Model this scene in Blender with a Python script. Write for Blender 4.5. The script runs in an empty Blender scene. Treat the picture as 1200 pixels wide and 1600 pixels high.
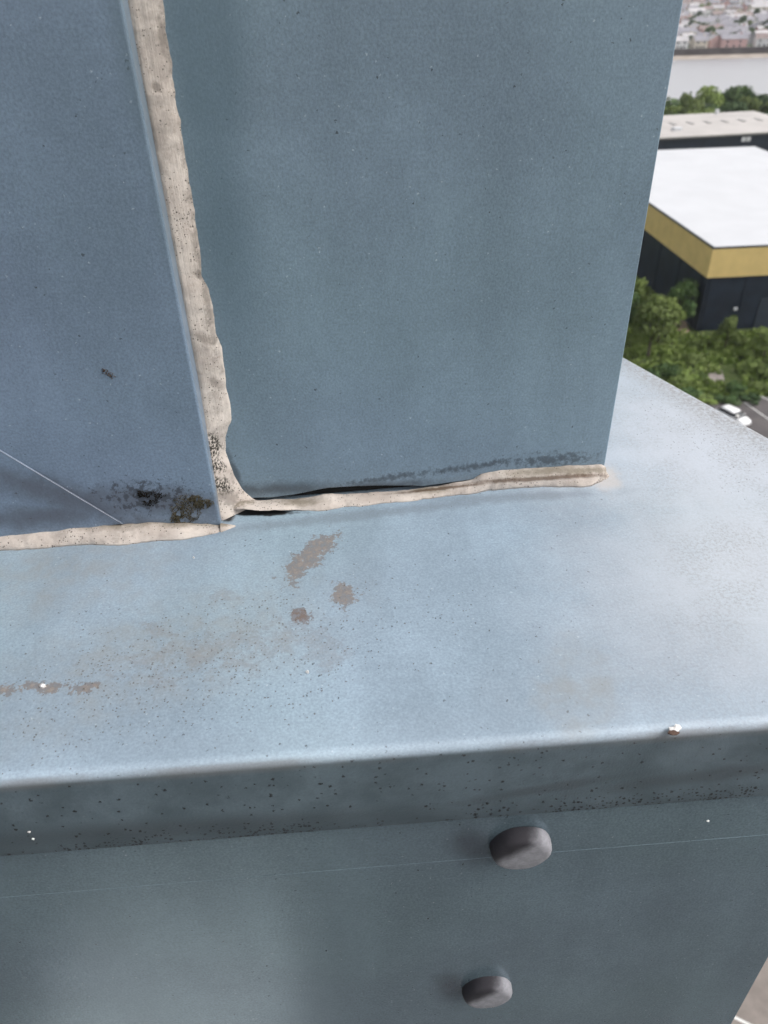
import bpy, bmesh, math, random
import numpy as np
from mathutils import Vector, Matrix, noise as mnoise
random.seed(7)
R_ = math.radians
S = bpy.context.scene
COL = S.collection

# ------------------------------------------------------------------ camera
F = 1202.0            # focal length in photograph pixels (1200 x 1600)
H = 0.32              # camera height above the coping
T = 45.0              # coping height above the ground
_d = Vector((45, -1701, -F)).normalized()          # straight down, seen from the camera
_Z = -_d
_Y = (Vector((0, 0, -1)) - _Z * (-_Z.z)).normalized()
_X = _Y.cross(_Z)
RM = Matrix((_X, _Y, _Z))
CAMP = Vector((0, 0, T + H))
cam = bpy.data.cameras.new('camera')
camo = bpy.data.objects.new('camera', cam); COL.objects.link(camo)
camo.matrix_world = Matrix.Translation(CAMP) @ RM.to_4x4()
cam.sensor_fit = 'VERTICAL'; cam.sensor_height = 36.0
cam.lens = F / 1600 * 36.0
cam.clip_start = 0.02; cam.clip_end = 20000
cam.dof.use_dof = True; cam.dof.focus_distance = 0.50; cam.dof.aperture_fstop = 12.5
S.camera = camo
S.cycles.max_bounces = 4; S.cycles.diffuse_bounces = 2; S.cycles.glossy_bounces = 1; S.cycles.use_adaptive_sampling = True; S.cycles.adaptive_threshold = .03; S.cycles.transmission_bounces = 2

# ------------------------------------------------------------------ sky, sun, exposure
SUN_EL, SUN_AZ = 46.0, 98.0        # azimuth measured from +Y, positive to the right
w = bpy.data.worlds.new('World'); S.world = w; w.use_nodes = True
wn = w.node_tree.nodes; wl = w.node_tree.links
bgn = wn['Background']
sky = wn.new('ShaderNodeTexSky'); sky.sky_type = 'NISHITA'; sky.sun_disc = False
sky.sun_elevation = R_(SUN_EL); sky.sun_rotation = R_(SUN_AZ)
sky.air_density = 1.0; sky.dust_density = 4.0; sky.ozone_density = 1.0
hs = wn.new('ShaderNodeHueSaturation'); hs.inputs['Saturation'].default_value = 0.2
wl.new(sky.outputs[0], hs.inputs['Color']); wl.new(hs.outputs[0], bgn.inputs['Color'])
bgn.inputs['Strength'].default_value = 0.13
sl = bpy.data.lights.new('sun', 'SUN'); sl.energy = 0.8; sl.angle = R_(22); sl.color = (1.0, 0.96, 0.90)
so = bpy.data.objects.new('sun', sl); COL.objects.link(so)
sd = Vector((math.sin(R_(SUN_AZ)) * math.cos(R_(SUN_EL)), math.cos(R_(SUN_AZ)) * math.cos(R_(SUN_EL)), math.sin(R_(SUN_EL))))
so.rotation_euler = sd.to_track_quat('Z', 'Y').to_euler()
S.view_settings.view_transform = 'Standard'; S.view_settings.look = 'None'
S.view_settings.gamma = 1.0; S.view_settings.exposure = 0.85
S.view_settings.use_curve_mapping = False

# ------------------------------------------------------------------ placing helpers
def ray(x, y): return RM @ Vector(((x - 600) / F, (800 - y) / F, -1))
def pz(x, y, z):                       # photograph pixel -> point on the level z
    r = ray(x, y); return CAMP + r * ((z - CAMP.z) / r.z)

class Frame:
    """a level, turned local frame; its objects are built in local metres"""
    def __init__(s, o, yaw):
        s.M = Matrix.Translation(o) @ Matrix.Rotation(yaw, 4, 'Z'); s.I = s.M.inverted()
        s.c = s.I @ CAMP; s.R = s.I.to_3x3()
    def top(s, x, y, z=0.0):
        r = s.R @ ray(x, y); return s.c + r * ((z - s.c.z) / r.z)
    def front(s, x, y, yy=0.0):
        r = s.R @ ray(x, y); return s.c + r * ((yy - s.c.y) / r.y)

def mesh(name, verts, faces, mat=None, parent=None, smooth=False, mats=None, midx=None, bevel=None):
    me = bpy.data.meshes.new(name); me.from_pydata([tuple(v) for v in verts], [], faces); me.update()
    return fin(name, me, mat, parent, smooth, mats, midx)
def fin(name, me, mat=None, parent=None, smooth=False, mats=None, midx=None):
    for m in (mats or ([mat] if mat else [])): me.materials.append(m)
    if midx:
        for p, i in zip(me.polygons, midx): p.material_index = i
    if smooth:
        for p in me.polygons: p.use_smooth = True
    o = bpy.data.objects.new(name, me); COL.objects.link(o)
    if parent: o.parent = parent
    return o
def from_bm(name, bm, mat, parent=None, smooth=False):
    me = bpy.data.meshes.new(name); bm.normal_update(); bm.to_mesh(me); bm.free()
    return fin(name, me, mat, parent, smooth)
def empty(name, M, label=None, cat=None, group=None):
    o = bpy.data.objects.new(name, None); COL.objects.link(o); o.matrix_world = M; o.empty_display_size = .1
    if label: tag(o, label, cat, group)
    return o
def tag(o, label, cat=None, group=None, kind=None):
    o['label'] = label
    if cat: o['category'] = cat
    if group: o['group'] = group
    if kind: o['kind'] = kind
    return o
def struct(o): o['kind'] = 'structure'; return o
def box(bm, x0, x1, y0, y1, z0, z1):
    v = [bm.verts.new(p) for p in ((x0,y0,z0),(x1,y0,z0),(x1,y1,z0),(x0,y1,z0),(x0,y0,z1),(x1,y0,z1),(x1,y1,z1),(x0,y1,z1))]
    for f in ((0,3,2,1),(4,5,6,7),(0,1,5,4),(1,2,6,5),(2,3,7,6),(3,0,4,7)): bm.faces.new([v[i] for i in f])
def boxo(name, mat, parent, *a, bev=0.0, seg=2):
    bm = bmesh.new(); box(bm, *a)
    if bev: bmesh.ops.bevel(bm, geom=bm.edges[:], offset=bev, segments=seg, affect='EDGES', profile=.5)
    return from_bm(name, bm, mat, parent, smooth=False)

# ------------------------------------------------------------------ material helpers
class G:
    def __init__(s, name, flat=False):
        s.m = bpy.data.materials.new(name); s.m.use_nodes = True
        s.t = s.m.node_tree; s.n = s.t.nodes; s.l = s.t.links
        s.b = s.n['Principled BSDF']
        s.co = s.n.new('ShaderNodeTexCoord').outputs['Object']
        if True:        # unfolded sheet coordinate: along the sheet, and across / down it
            sp = s.n.new('ShaderNodeSeparateXYZ'); s.l.new(s.co, sp.inputs[0])
            cb = s.n.new('ShaderNodeCombineXYZ'); s.l.new(sp.outputs[0], cb.inputs[0])
            s.l.new(s.ma('ADD', sp.outputs[1], sp.outputs[2]), cb.inputs[1]); s.fl = cb.outputs[0]
        s.tx, s.dim = (s.fl, '2D') if flat else (s.co, '3D')
    def put(s, sock, v):
        if v is None: return
        if hasattr(v, 'node'): s.l.new(v, sock)
        elif isinstance(v, (tuple, list)) and sock.type == 'RGBA': sock.default_value = (*v[:3], 1)
        else: sock.default_value = v
    def ma(s, op, a, b=None, c=None, clamp=False):
        n = s.n.new('ShaderNodeMath'); n.operation = op; n.use_clamp = clamp
        s.put(n.inputs[0], a); s.put(n.inputs[1], b); s.put(n.inputs[2], c); return n.outputs[0]
    def mx(s, f, a, b, mode='MIX'):
        n = s.n.new('ShaderNodeMix'); n.data_type = 'RGBA'; n.blend_type = mode
        s.put(n.inputs[0], f); s.put(n.inputs[6], a); s.put(n.inputs[7], b); return n.outputs[2]
    def noise(s, scale, detail=3, rough=.55, dist=0, co=None, out=0):
        n = s.n.new('ShaderNodeTexNoise'); n.noise_dimensions = s.dim; n.inputs['Scale'].default_value = scale
        n.inputs['Detail'].default_value = detail; n.inputs['Roughness'].default_value = rough
        n.inputs['Distortion'].default_value = dist
        s.l.new(co or s.tx, n.inputs['Vector']); return n.outputs[out]
    def mr(s, v, a, b, c=0, d=1, smooth=True):
        n = s.n.new('ShaderNodeMapRange'); n.interpolation_type = 'SMOOTHSTEP' if smooth else 'LINEAR'
        s.put(n.inputs[0], v)
        for i, k in enumerate((a, b, c, d)): s.put(n.inputs[1 + i], k)
        return n.outputs[0]
    def scaled(s, v, co=None):
        n = s.n.new('ShaderNodeVectorMath'); n.operation = 'MULTIPLY'; s.l.new(co or s.tx, n.inputs[0]); n.inputs[1].default_value = v
        return n.outputs[0]
    def specks(s, scale, size, dens, co=None):
        """small irregular flecks; size in cells, dens 0..1 (number or socket)"""
        v = s.n.new('ShaderNodeTexVoronoi'); v.voronoi_dimensions = s.dim; v.inputs['Scale'].default_value = scale
        dn = s.noise(scale * 2.3, 1, out=1, co=co)
        ad = s.n.new('ShaderNodeVectorMath'); ad.operation = 'MULTIPLY_ADD'
        s.l.new(dn, ad.inputs[0]); k = .7 / scale; ad.inputs[1].default_value = (k, k, k); s.l.new(co or s.tx, ad.inputs[2])
        s.l.new(ad.outputs[0], v.inputs['Vector'])
        sep = s.n.new('ShaderNodeSeparateColor'); s.l.new(v.outputs['Color'], sep.inputs[0])
        on = s.ma('LESS_THAN', sep.outputs[0], dens)
        rad = s.ma('MULTIPLY_ADD', sep.outputs[1], size, size * .35)
        hit = s.mr(s.ma('SUBTRACT', v.outputs['Distance'], rad), .06, -.06)
        return s.ma('MULTIPLY', hit, on)
    def blob(s, frame, plane, cx, cy, rx, ry, rot=0, soft=.5, warp=None, wk=.5):
        """soft-edged elliptical spot with a ragged outline; its centre, radii and tilt were measured on the photograph"""
        pt = (lambda x, y: frame.top(x, y)) if plane[0] == 'top' else (lambda x, y: frame.front(x, y, plane[1]))
        fl = lambda p: np.array((p.x, p.y + p.z))
        p0 = fl(pt(cx, cy)); a = fl(pt(cx + 1, cy)) - p0; b = fl(pt(cx, cy + 1)) - p0
        c, si = math.cos(R_(rot)), math.sin(R_(rot))
        U, sv, _v = np.linalg.svd(np.array((a, b)).T @ np.array(((c * rx, -si * ry), (si * rx, c * ry))))
        n = s.n.new('ShaderNodeMapping'); n.vector_type = 'TEXTURE'; s.l.new(s.fl, n.inputs['Vector'])
        n.inputs['Location'].default_value = (p0[0], p0[1], 0)
        n.inputs['Rotation'].default_value = (0, 0, math.atan2(U[1, 0], U[0, 0]))
        n.inputs['Scale'].default_value = (sv[0], sv[1], 1)
        ln = s.n.new('ShaderNodeVectorMath'); ln.operation = 'LENGTH'; s.l.new(n.outputs[0], ln.inputs[0])
        r = ln.outputs['Value']; k = 0
        if warp is not None: r = s.ma('MULTIPLY_ADD', warp, wk * 2, r); k = wk
        return s.mr(r, 1 + soft + k, 1 - soft + k)
    def mxs(s, L):
        o = L[0]
        for k in L[1:]: o = s.ma('MAXIMUM', o, k)
        return o
    def bump(s, h, dist, strength=1.0, prev=None):
        n = s.n.new('ShaderNodeBump'); n.inputs['Strength'].default_value = strength; n.inputs['Distance'].default_value = dist
        s.l.new(h, n.inputs['Height'])
        if prev is not None: s.l.new(prev, n.inputs['Normal'])
        return n.outputs[0]
    def done(s, col, rough=.5, spec=.5, nrm=None, metal=0):
        s.put(s.b.inputs['Base Color'], col); s.put(s.b.inputs['Roughness'], rough)
        s.put(s.b.inputs['Specular IOR Level'], spec); s.put(s.b.inputs['Metallic'], metal)
        if nrm is not None: s.l.new(nrm, s.b.inputs['Normal'])
        return s.m

def simple(name, col, rough=.7, var=.15, scale=3, spec=.3, bump=None, metal=0):
    g = G(name); n = g.noise(scale, 4)
    c = g.mx(g.mr(n, .3, .7), tuple(k * (1 - var) for k in col), tuple(min(1, k * (1 + var)) for k in col))
    nb = g.bump(g.noise(bump[0], 3), bump[1]) if bump else None
    return g.done(c, rough, spec, nb, metal)

BLUE = (0.190, 0.256, 0.302)
def paint(g, base, grain=.11, mott=.10, dens=.05, wdens=.03, speck=300):
    """weathered powder coat: mottling, fine grain, dirt flecks; returns colour socket"""
    lo = tuple(k * (1 - mott) for k in base); hi = tuple(k * (1 + mott) for k in base)
    c = g.mx(g.mr(g.noise(9, 3, .6), .3, .7), lo, hi)
    c = g.mx(g.mr(g.noise(5, 1, .5), .35, .7, 0, .35), c, (base[0] * .95, base[1] * 1.02, base[2] * .93))
    c = g.mx(1.0, c, g.mr(g.noise(22, 2, .55, co=g.scaled((1, .10, 1))), .3, .7, .955, 1.04), 'MULTIPLY')   # rain-washed streaks
    gr = g.noise(620, 1, .7)
    c = g.mx(1.0, c, g.mr(gr, .25, .75, 1 - grain * 2.2, 1 + grain * 2.2, False), 'MULTIPLY')
    gr2 = g.noise(170, 1, .6)
    c = g.mx(1.0, c, g.mr(gr2, .3, .7, 1 - grain * .6, 1 + grain * .6, False), 'MULTIPLY')
    c = g.mx(g.ma('MULTIPLY', g.specks(speck, .13, dens), .8), c, (.035, .04, .045))
    c = g.mx(g.ma('MULTIPLY', g.specks(430, .16, wdens), .35), c, (.62, .68, .74))
    return c

# ------------------------------------------------------------------ frames of the building
_a, _b = pz(0, 1220, T), pz(1200, 1130, T)
YAW = math.atan2(_b.y - _a.y, _b.x - _a.x)
FC = Frame(Vector((0, 0, T)), YAW)                  # coping and wall
Y0 = FC.top(600, 1175).y                            # front edge of the coping
FU = Frame(pz(945, 743, T), R_(5.5))                # upstand: x=0 at its right corner, y=0 its right-hand panel
ZL = FC.front(600, 1292, Y0).z                      # bottom of the coping's flange
ZT = FC.front(600, 1361, Y0).z                      # bottom of the trim below it

# ================================================================== coping
def mat_coping():
    g = G('coping_paint', True)
    c = paint(g, (0.250, 0.318, 0.384), dens=.05, wdens=.02, mott=.09, grain=.055)
    P = ('top',)
    W1 = g.noise(60, 3, .65); W2 = g.noise(24, 3, .6); W3 = g.noise(260, 4, .75)
    WX = g.ma('MULTIPLY_ADD', W3, .55, g.ma('MULTIPLY', g.noise(95, 3, .65), .45))
    # chalked, whitened coat on the outer corner
    ch = g.mxs([g.blob(FC, P, 1130, 690, 260, 150, 25, .9, W2, .35), g.blob(FC, P, 1200, 860, 240, 170, 0, .9, W2, .3)])
    c = g.mx(g.ma('MULTIPLY', ch, .62), c, (.53, .53, .56))
    # pale strip along the front fold
    bl = g.blob(FC, P, 700, 1150, 900, 34, -4.2, .9, W2, .3)
    c = g.mx(g.ma('MULTIPLY', bl, .12), c, (.37, .43, .50))
    # broad brownish silt film left of the middle
    si = g.mxs([g.blob(FC, P, 260, 1010, 260, 75, -18, .8, W2, .5), g.blob(FC, P, 90, 900, 200, 50, -6, .8, W2, .5), g.blob(FC, P, 905, 1075, 60, 75, 0, .5, W2, .8)])
    c = g.mx(g.ma('MULTIPLY', si, g.mr(W1, .3, .75, .12, .50)), c, (.25, .25, .235))
    # rust-brown crusts
    B = lambda x, y, rx, ry, rot, so, wk: g.blob(FC, P, x, y, rx, ry, rot, so, WX, wk)
    cr = g.mxs([B(484, 870, 46, 17, -42, .15, 2.6), B(503, 851, 22, 12, 0, .15, 2.2), B(470, 962, 20, 9, 15, .15, 2.2), B(467, 958, 14, 9, 0, .15, 1.6),
                B(538, 930, 20, 16, 30, .2, 3.2), 
                B(68, 1074, 30, 8, 0, .2, 3.0), B(130, 1075, 30, 8, 0, .2, 3.6),
                B(4, 1076, 16, 9, 0, .2, 3.0)])
    cw = g.mxs([B(365, 996, 14, 9, 0, .3, 3.2), B(240, 983, 18, 9, 30, .3, 3.4), B(345, 932, 18, 8, 0, .3, 3.8), B(508, 1016, 28, 22, 40, .4, 4.2), B(440, 1000, 55, 16, -22, .4, 4.6), B(330, 1020, 90, 24, -10, .5, 6.5)])
    cr = g.ma('MAXIMUM', cr, g.ma('MULTIPLY', cw, .32))
    cc = g.mx(g.mr(W3, .36, .64), (.13, .10, .084), (.245, .205, .178))
    cc = g.mx(g.ma('MULTIPLY', g.blob(FC, P, 470, 960, 40, 22, 0, .5), .7), cc, (.115, .068, .050))
    c = g.mx(g.ma('MULTIPLY', cr, g.mr(W3, .35, .6, .55, .9)), c, cc)
    # flecks thick in the silt and on the outer edge
    fz = g.mxs([g.blob(FC, P, 330, 1030, 300, 80, -12, .8, W2, .6), g.ma('MULTIPLY', g.blob(FC, P, 1160, 670, 230, 60, 31, .7, W2, .4), .9)])
    c = g.mx(g.ma('MULTIPLY', g.specks(520, .22, g.ma('MULTIPLY', fz, .26)), .75), c, (.085, .075, .065))
    ed = g.blob(FC, P, 1100, 622, 260, 26, 29, .7, W2, .5)
    c = g.mx(g.ma('MULTIPLY', ch, g.ma('MULTIPLY', g.mr(g.noise(420, 4, .85), .46, .62, 0, .6), g.mr(W2, .35, .65, .15, 1.0))), c, (.26, .255, .25))
    c = g.mx(g.ma('MULTIPLY', ed, g.mr(W3, .40, .60, .1, .8)), c, (.25, .24, .23))
    # beige halo where sealant was smeared round the corner, gap under the torn lip: shade and trapped dirt painted black
    c = g.mx(g.ma('MULTIPLY', g.blob(FC, P, 948, 748, 20, 20, 0, .5, W1, .8), .5), c, (.50, .44, .39))
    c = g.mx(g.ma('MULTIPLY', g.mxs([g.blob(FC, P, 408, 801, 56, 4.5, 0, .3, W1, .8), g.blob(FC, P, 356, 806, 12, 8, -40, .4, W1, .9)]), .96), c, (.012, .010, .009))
    # water line beside the sealant
    wl_ = g.mxs([g.blob(FC, P, 560, 805, 210, 7, -6.5, .7, W1, .8), g.blob(FC, P, 820, 776, 130, 6, -3, .7, W1, .8)])
    c = g.mx(g.ma('MULTIPLY', wl_, .45), c, (.14, .16, .18))
    # dirt thick on the hanging flange: grime film, dark tide line
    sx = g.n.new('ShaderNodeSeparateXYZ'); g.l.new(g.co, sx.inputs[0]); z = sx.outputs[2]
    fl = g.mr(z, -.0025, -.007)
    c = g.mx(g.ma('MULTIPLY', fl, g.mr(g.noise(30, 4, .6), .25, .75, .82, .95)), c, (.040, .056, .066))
    PF = ('front', Y0)
    td = g.mxs([g.blob(FC, PF, 1110, 1212, 170, 9, -7, .8, W1, 1.2), g.blob(FC, PF, 860, 1232, 120, 6, -9, .8, W1, 1.2), g.blob(FC, PF, 250, 1295, 300, 12, -4, .9, W1, .9)])
    c = g.mx(g.ma('MULTIPLY', g.ma('MULTIPLY', td, fl), .5), c, (.03, .035, .04))
    lowz = g.mr(z, ZL + .016, ZL + .001)
    dl = g.ma('MULTIPLY', g.mr(g.noise(18, 3, .6), .40, .56), lowz)
    dd = g.ma('ADD', g.ma('MULTIPLY', dl, .85), g.ma('MULTIPLY', fl, .06))
    c = g.mx(g.ma('MULTIPLY', g.ma('MULTIPLY', g.specks(420, .29, dd), fl), .95), c, (.008, .008, .009))
    # brown tide along the fold
    c = g.mx(g.ma('MULTIPLY', g.ma('MULTIPLY', g.mr(z, -.0009, -.003), g.mr(z, -.011, -.004)), g.mr(g.noise(14, 4, .6), .35, .65, .15, .6)), c, (.12, .115, .115))
    nb = g.bump(g.ma('ADD', g.ma('MULTIPLY', g.noise(700, 1), .12), g.noise(6, 0)), .0015, .4)
    return g.done(c, .55, .30, nb)
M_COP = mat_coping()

BD = Vector((math.cos(R_(110.8)), math.sin(R_(110.8)), 0))
_q = FC.top(1200, 680)
# a point of the outer back edge, slid towards the viewer
BK = _q + BD * ((.415 - _q.y) / BD.y)
XC = FC.front(1200, 1495, Y0 + .003).x              # vertical corner of the clad wall
path = [Vector((-3.2, Y0, 0)), Vector((XC + .006, Y0, 0)), Vector((BK.x, BK.y, 0)), Vector((BK.x, BK.y, 0)) + BD * 4.2]
def inset(path, d):
    """offset an open plan polyline to its left (inward)"""
    out = []
    for i, p in enumerate(path):
        ns = []
        for a, b in ((i - 1, i), (i, i + 1)):
            if a >= 0 and b < len(path):
                t = (path[b] - path[a]).normalized(); ns.append(Vector((-t.y, t.x, 0)))
        if len(ns) == 1: out.append(p + ns[0] * d)
        else:
            m = (ns[0] + ns[1]).normalized(); out.append(p + m * (d / m.dot(ns[0])))
    return out
def resample(path, step):
    out = []
    for a, b in zip(path[:-1], path[1:]):
        n = max(1, int((b - a).length / step))
        for k in range(n): out.append(a.lerp(b, k / n))
    out.append(path[-1]); return out

def sweep(profile, path):
    V = []; Fc = []; n = len(path)
    for d, z in profile:
        for p in inset(path, d): V.append((p.x, p.y, z))
    for j in range(len(profile) - 1):
        for i in range(n - 1):
            a = j * n + i; Fc.append((a, a + n, a + n + 1, a + 1))
    return V, Fc
r = .0062
prof = [(.03, 0.0), (r + .004, 0.0)]
for k in range(0, 9):
    a = k / 8 * math.pi / 2
    prof.append((r - r * math.sin(a), -r + r * math.cos(a)))
prof += [(0.0, -.02), (0.0003, -.045), (.0, ZL + .0012), (.0007, ZL), (.0022, ZL), (.0024, ZL + .02)]
coping = empty('parapet_coping', FC.M, 'pale blue-grey folded metal coping capping the wall, stained and speckled, with a dark grimy lip', 'coping')
V, Fc = sweep(prof, path)
ring = list(range(len(path)))
e0 = path[-1] + Vector((-BD.y, BD.x, 0)) * 1.25
e1 = e0 - BD * ((e0.y - (Y0 + 1.3)) / BD.y)
nv = len(V); V += [tuple(e0), tuple(e1), (-3.2, Y0 + 1.3, 0)]
Fc.append(tuple(ring) + (nv, nv + 1, nv + 2))
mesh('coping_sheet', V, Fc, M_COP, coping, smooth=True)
bm = bmesh.new(); bm.faces.new([bm.verts.new(p) for p in (e1 + Vector((0, 0, -.12)), e0 + Vector((0, 0, -.12)), Vector((-3.2, e0.y, -.12)), Vector((-3.2, Y0 + 1.3, -.12)))])
M_ROOF = simple('roof_membrane', (.16, .16, .165), .85, .2, 4)

# flaked paint, bare metal showing
M_CHIP = simple('bare_metal_flake', (.72, .70, .68), .45, .25, 900, .5)
M_CHIPD = simple('rust_edge', (.10, .06, .045), .8, .3, 900)
def chip(px, py, s, plane, seed, mat=M_CHIP, lift=.0006, host=None, name='paint_chip'):
    rd = random.Random(seed)
    c = FC.top(px, py) if plane == 'top' else FC.front(px, py, Y0)
    n = 9; V = []; 
    for i in range(n):
        a = i / n * 6.283; k = s * rd.uniform(.45, 1.1)
        x, y = math.cos(a) * k, math.sin(a) * k * .8
        V.append((c.x + x, c.y + y, c.z + lift * rd.uniform(.6, 1.6)) if plane == 'top' else (c.x + x, c.y - lift * rd.uniform(.6, 1.6), c.z + y))
    m = sum((Vector(v) for v in V), Vector()) / n
    V.append(m + Vector((0, 0, lift * 1.4)) if plane == 'top' else m + Vector((0, -lift * 1.2, 0)))
    Vb = [(v[0], v[1], v[2] - lift * 2.2) if plane == 'top' else (v[0], v[1] + lift * 2.2, v[2]) for v in V[:n]]
    Fc = [(i, (i + 1) % n, n) for i in range(n)] + [(i, n + 1 + i, n + 1 + (i + 1) % n, (i + 1) % n) for i in range(n)]
    return mesh(name, V + Vb, Fc, mat, host or coping)
o = chip(1053, 1142, .0036, 'top', 3, M_CHIPD, lift=.0003); o.name = 'paint_chip'
o = chip(1056, 1139, .0034, 'top', 5, lift=.0005); o['label'] = 'bright bare flake chipped from the front fold'
chip(68, 1073, .0024, 'top', 8, lift=.001); chip(480, 1051, .0012, 'top', 11, lift=.0008); chip(303, 872, .0008, 'top', 12)
chip(46, 1300, .0010, 'front', 13, lift=.0002); chip(52, 1311, .0011, 'front', 14, lift=.0002)
chip(1106, 1283, .0009, 'front', 15, lift=.0002)

# ================================================================== clad wall under the coping
def mat_wall():
    g = G('wall_paint', True)
    c = paint(g, BLUE, dens=.022, wdens=.02, mott=.08, grain=.055)
    W1 = g.noise(60, 5, .65)
    PF = ('front', Y0)
    c = g.mx(g.ma('MULTIPLY', g.mxs([g.blob(FC, PF, 740, 1325, 34, 24, 10, .9, W1, .5), g.blob(FC, PF, 708, 1545, 26, 18, 0, .9, W1, .5)]), .6), c, (.05, .055, .07))  # each cap's soft shadow painted on the panel at its left
    nb = g.bump(g.ma('ADD', g.ma('MULTIPLY', g.noise(600, 1), .12), g.noise(5, 1)), .0015, .35)
    return g.done(c, .20, .5, nb, .5)
M_WALL = mat_wall()
FLAT = bm
wall = empty('clad_wall', FC.M, 'blue-grey metal clad wall face below the coping, held by two grey capped fixings', 'wall')
wpath = inset(path, .0030)
# corner stays where the photograph shows it
wpath[1] = Vector((XC, Y0 + .0030, 0))
V, Fc = sweep([(.0016, ZT - .0003), (.00012, ZT), (0.0, ZT - .0001), (0.0, -1.45), (.012, -1.455), (.012, -1.475), (0.0, -1.48), (0.0, -T)], wpath)
mesh('cladding_panel', V, Fc, M_WALL, wall)
from_bm('roof_deck', FLAT, M_ROOF, wall)
tpath = inset(path, .00310); tpath[1] = Vector((XC - .0001, Y0 + .00310, 0))
V, Fc = sweep([(.0, ZL + .012), (.0, ZT - .012)], tpath)
tr = mesh('trim_strip', V, Fc, M_WALL, wall)

def mat_cap():
    g = G('cap_plastic')
    geo = g.n.new('ShaderNodeNewGeometry')
    c = g.mx(g.mr(g.noise(260, 4, .65), .3, .7), (.225, .222, .243), (.305, .30, .325))
    # shade painted on the upper left shoulder, turned from the light
    d = g.n.new('ShaderNodeVectorMath'); d.operation = 'DOT_PRODUCT'; g.l.new(g.co, d.inputs[0]); d.inputs[1].default_value = (-58, 0, 48)
    dm = g.mr(g.ma('ADD', d.outputs['Value'], g.ma('MULTIPLY', g.noise(150, 4, .6), .5)), .30, 1.15)
    c = g.mx(g.ma('MULTIPLY', dm, .93), c, (.016, .014, .018))
    nb = g.bump(g.noise(500, 3, .7), .0002, .5)
    return g.done(c, .75, .2, nb)
M_CAP = mat_cap()
def cap(px, py, dia, h, tilt, label):
    c = FC.front(px, py, Y0 + .004)
    n = 40; prof = [(.50, 0), (.503, .10), (.50, .45), (.49, .66), (.468, .82), (.435, .92), (.39, .97), (.33, .99), (.2, 1.0), (.0001, 1.0)]
    V = []; Fc = []
    for rr, hh in prof:
        for i in range(n):
            a = i / n * 6.28318; k = rr * dia * (1 + .012 * math.cos(6 * a))
            V.append((math.cos(a) * k, -hh * h, math.sin(a) * k))
    for j in range(len(prof) - 1):
        for i in range(n):
            Fc.append((j * n + i, j * n + (i + 1) % n, (j + 1) * n + (i + 1) % n, (j + 1) * n + i))
    Fc.append(tuple((len(prof) - 1) * n + i for i in range(n)))
    o = mesh('fixing_cap', V, Fc, M_CAP, wall, smooth=True)
    o.location = c; o.rotation_euler = (R_(tilt), R_(8), 0); o['label'] = label
    return o
cap(812, 1316, .0355, .0092, 4, 'larger grey rounded fixing cap just under the trim line')
cap(760, 1541, .0355, .0092, 2, 'smaller grey rounded fixing cap at the bottom of the picture')

# ================================================================== upstand (boxed column)
TL = .024                                            # left panel stands this much proud
def mat_up(name, base, left):
    g = G(name, True)
    c = paint(g, base, dens=.022, wdens=.018, mott=.09, grain=.055)
    W1 = g.noise(60, 4, .65); W2 = g.noise(24, 2, .6); WF = g.noise(210, 3, .7)
    if left:
        P = ('front', -TL)
        st = g.mxs([g.blob(FU, P, 120, 782, 140, 22, 16, .8, W1, .9), g.blob(FU, P, 250, 785, 110, 22, 4, .8, W1, .8), g.blob(FU, P, 60, 808, 110, 16, -4, .8, W1, .8)])
        c = g.mx(g.ma('MULTIPLY', st, .62), c, (.06, .055, .065))
        bl = g.mxs([g.blob(FU, P, 222, 90, 34, 200, -11, .6, W2, .2), g.blob(FU, P, 268, 330, 22, 190, -11, .7, W2, .2)])
        c = g.mx(g.ma('MULTIPLY', bl, .5), c, (.10, .14, .165))
        fk = g.mxs([g.blob(FU, P, 232, 776, 40, 14, 0, .6, WF, 4.0)])
        c = g.mx(g.ma('MULTIPLY', fk, .75), c, (.03, .032, .04))
    else:
        P = ('front', 0.0)
        bl = g.mxs([g.blob(FU, P, 320, 60, 62, 260, -6, .55, W2, .15), g.blob(FU, P, 345, 330, 46, 220, -8, .8, W2, .2)])
        c = g.mx(g.ma('MULTIPLY', bl, .55), c, (.085, .13, .165))
        st = g.mxs([g.blob(FU, P, 366, 735, 5, 34, -22, .7, W1, 1.0), g.blob(FU, P, 440, 764, 90, 9, -2, .8, W1, .9), g.blob(FU, P, 610, 747, 60, 4, -9, .8, WF, 2.2),
                    g.blob(FU, P, 745, 728, 60, 4, -9, .8, WF, 2.4), g.blob(FU, P, 862, 718, 46, 7, -4, .8, WF, 2.4), g.blob(FU, P, 590, 760, 70, 6, -4, .8, W1, .8)])
        c = g.mx(g.ma('MULTIPLY', st, .66), c, (.035, .038, .045))
    nb = g.bump(g.ma('ADD', g.ma('MULTIPLY', g.noise(600, 1), .12), g.noise(5, 1)), .0015, .35)
    return g.done(c, .36, .45, nb)
M_UPR = mat_up('upstand_paint_right', (.176, .234, .290), False)
M_UPL = mat_up('upstand_paint_left', (.166, .216, .292), True)
M_DARK = simple('cavity_dark', (.012, .012, .012), .9)
up = empty('clad_upstand', FU.M, 'tall blue-grey boxed metal upstand standing on the coping, its joints sealed with old beige sealant', 'upstand')
HT = 2.4
def jag0(i): return .5 * mnoise.noise(Vector((i * .7, 3.1, 0)))
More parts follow.
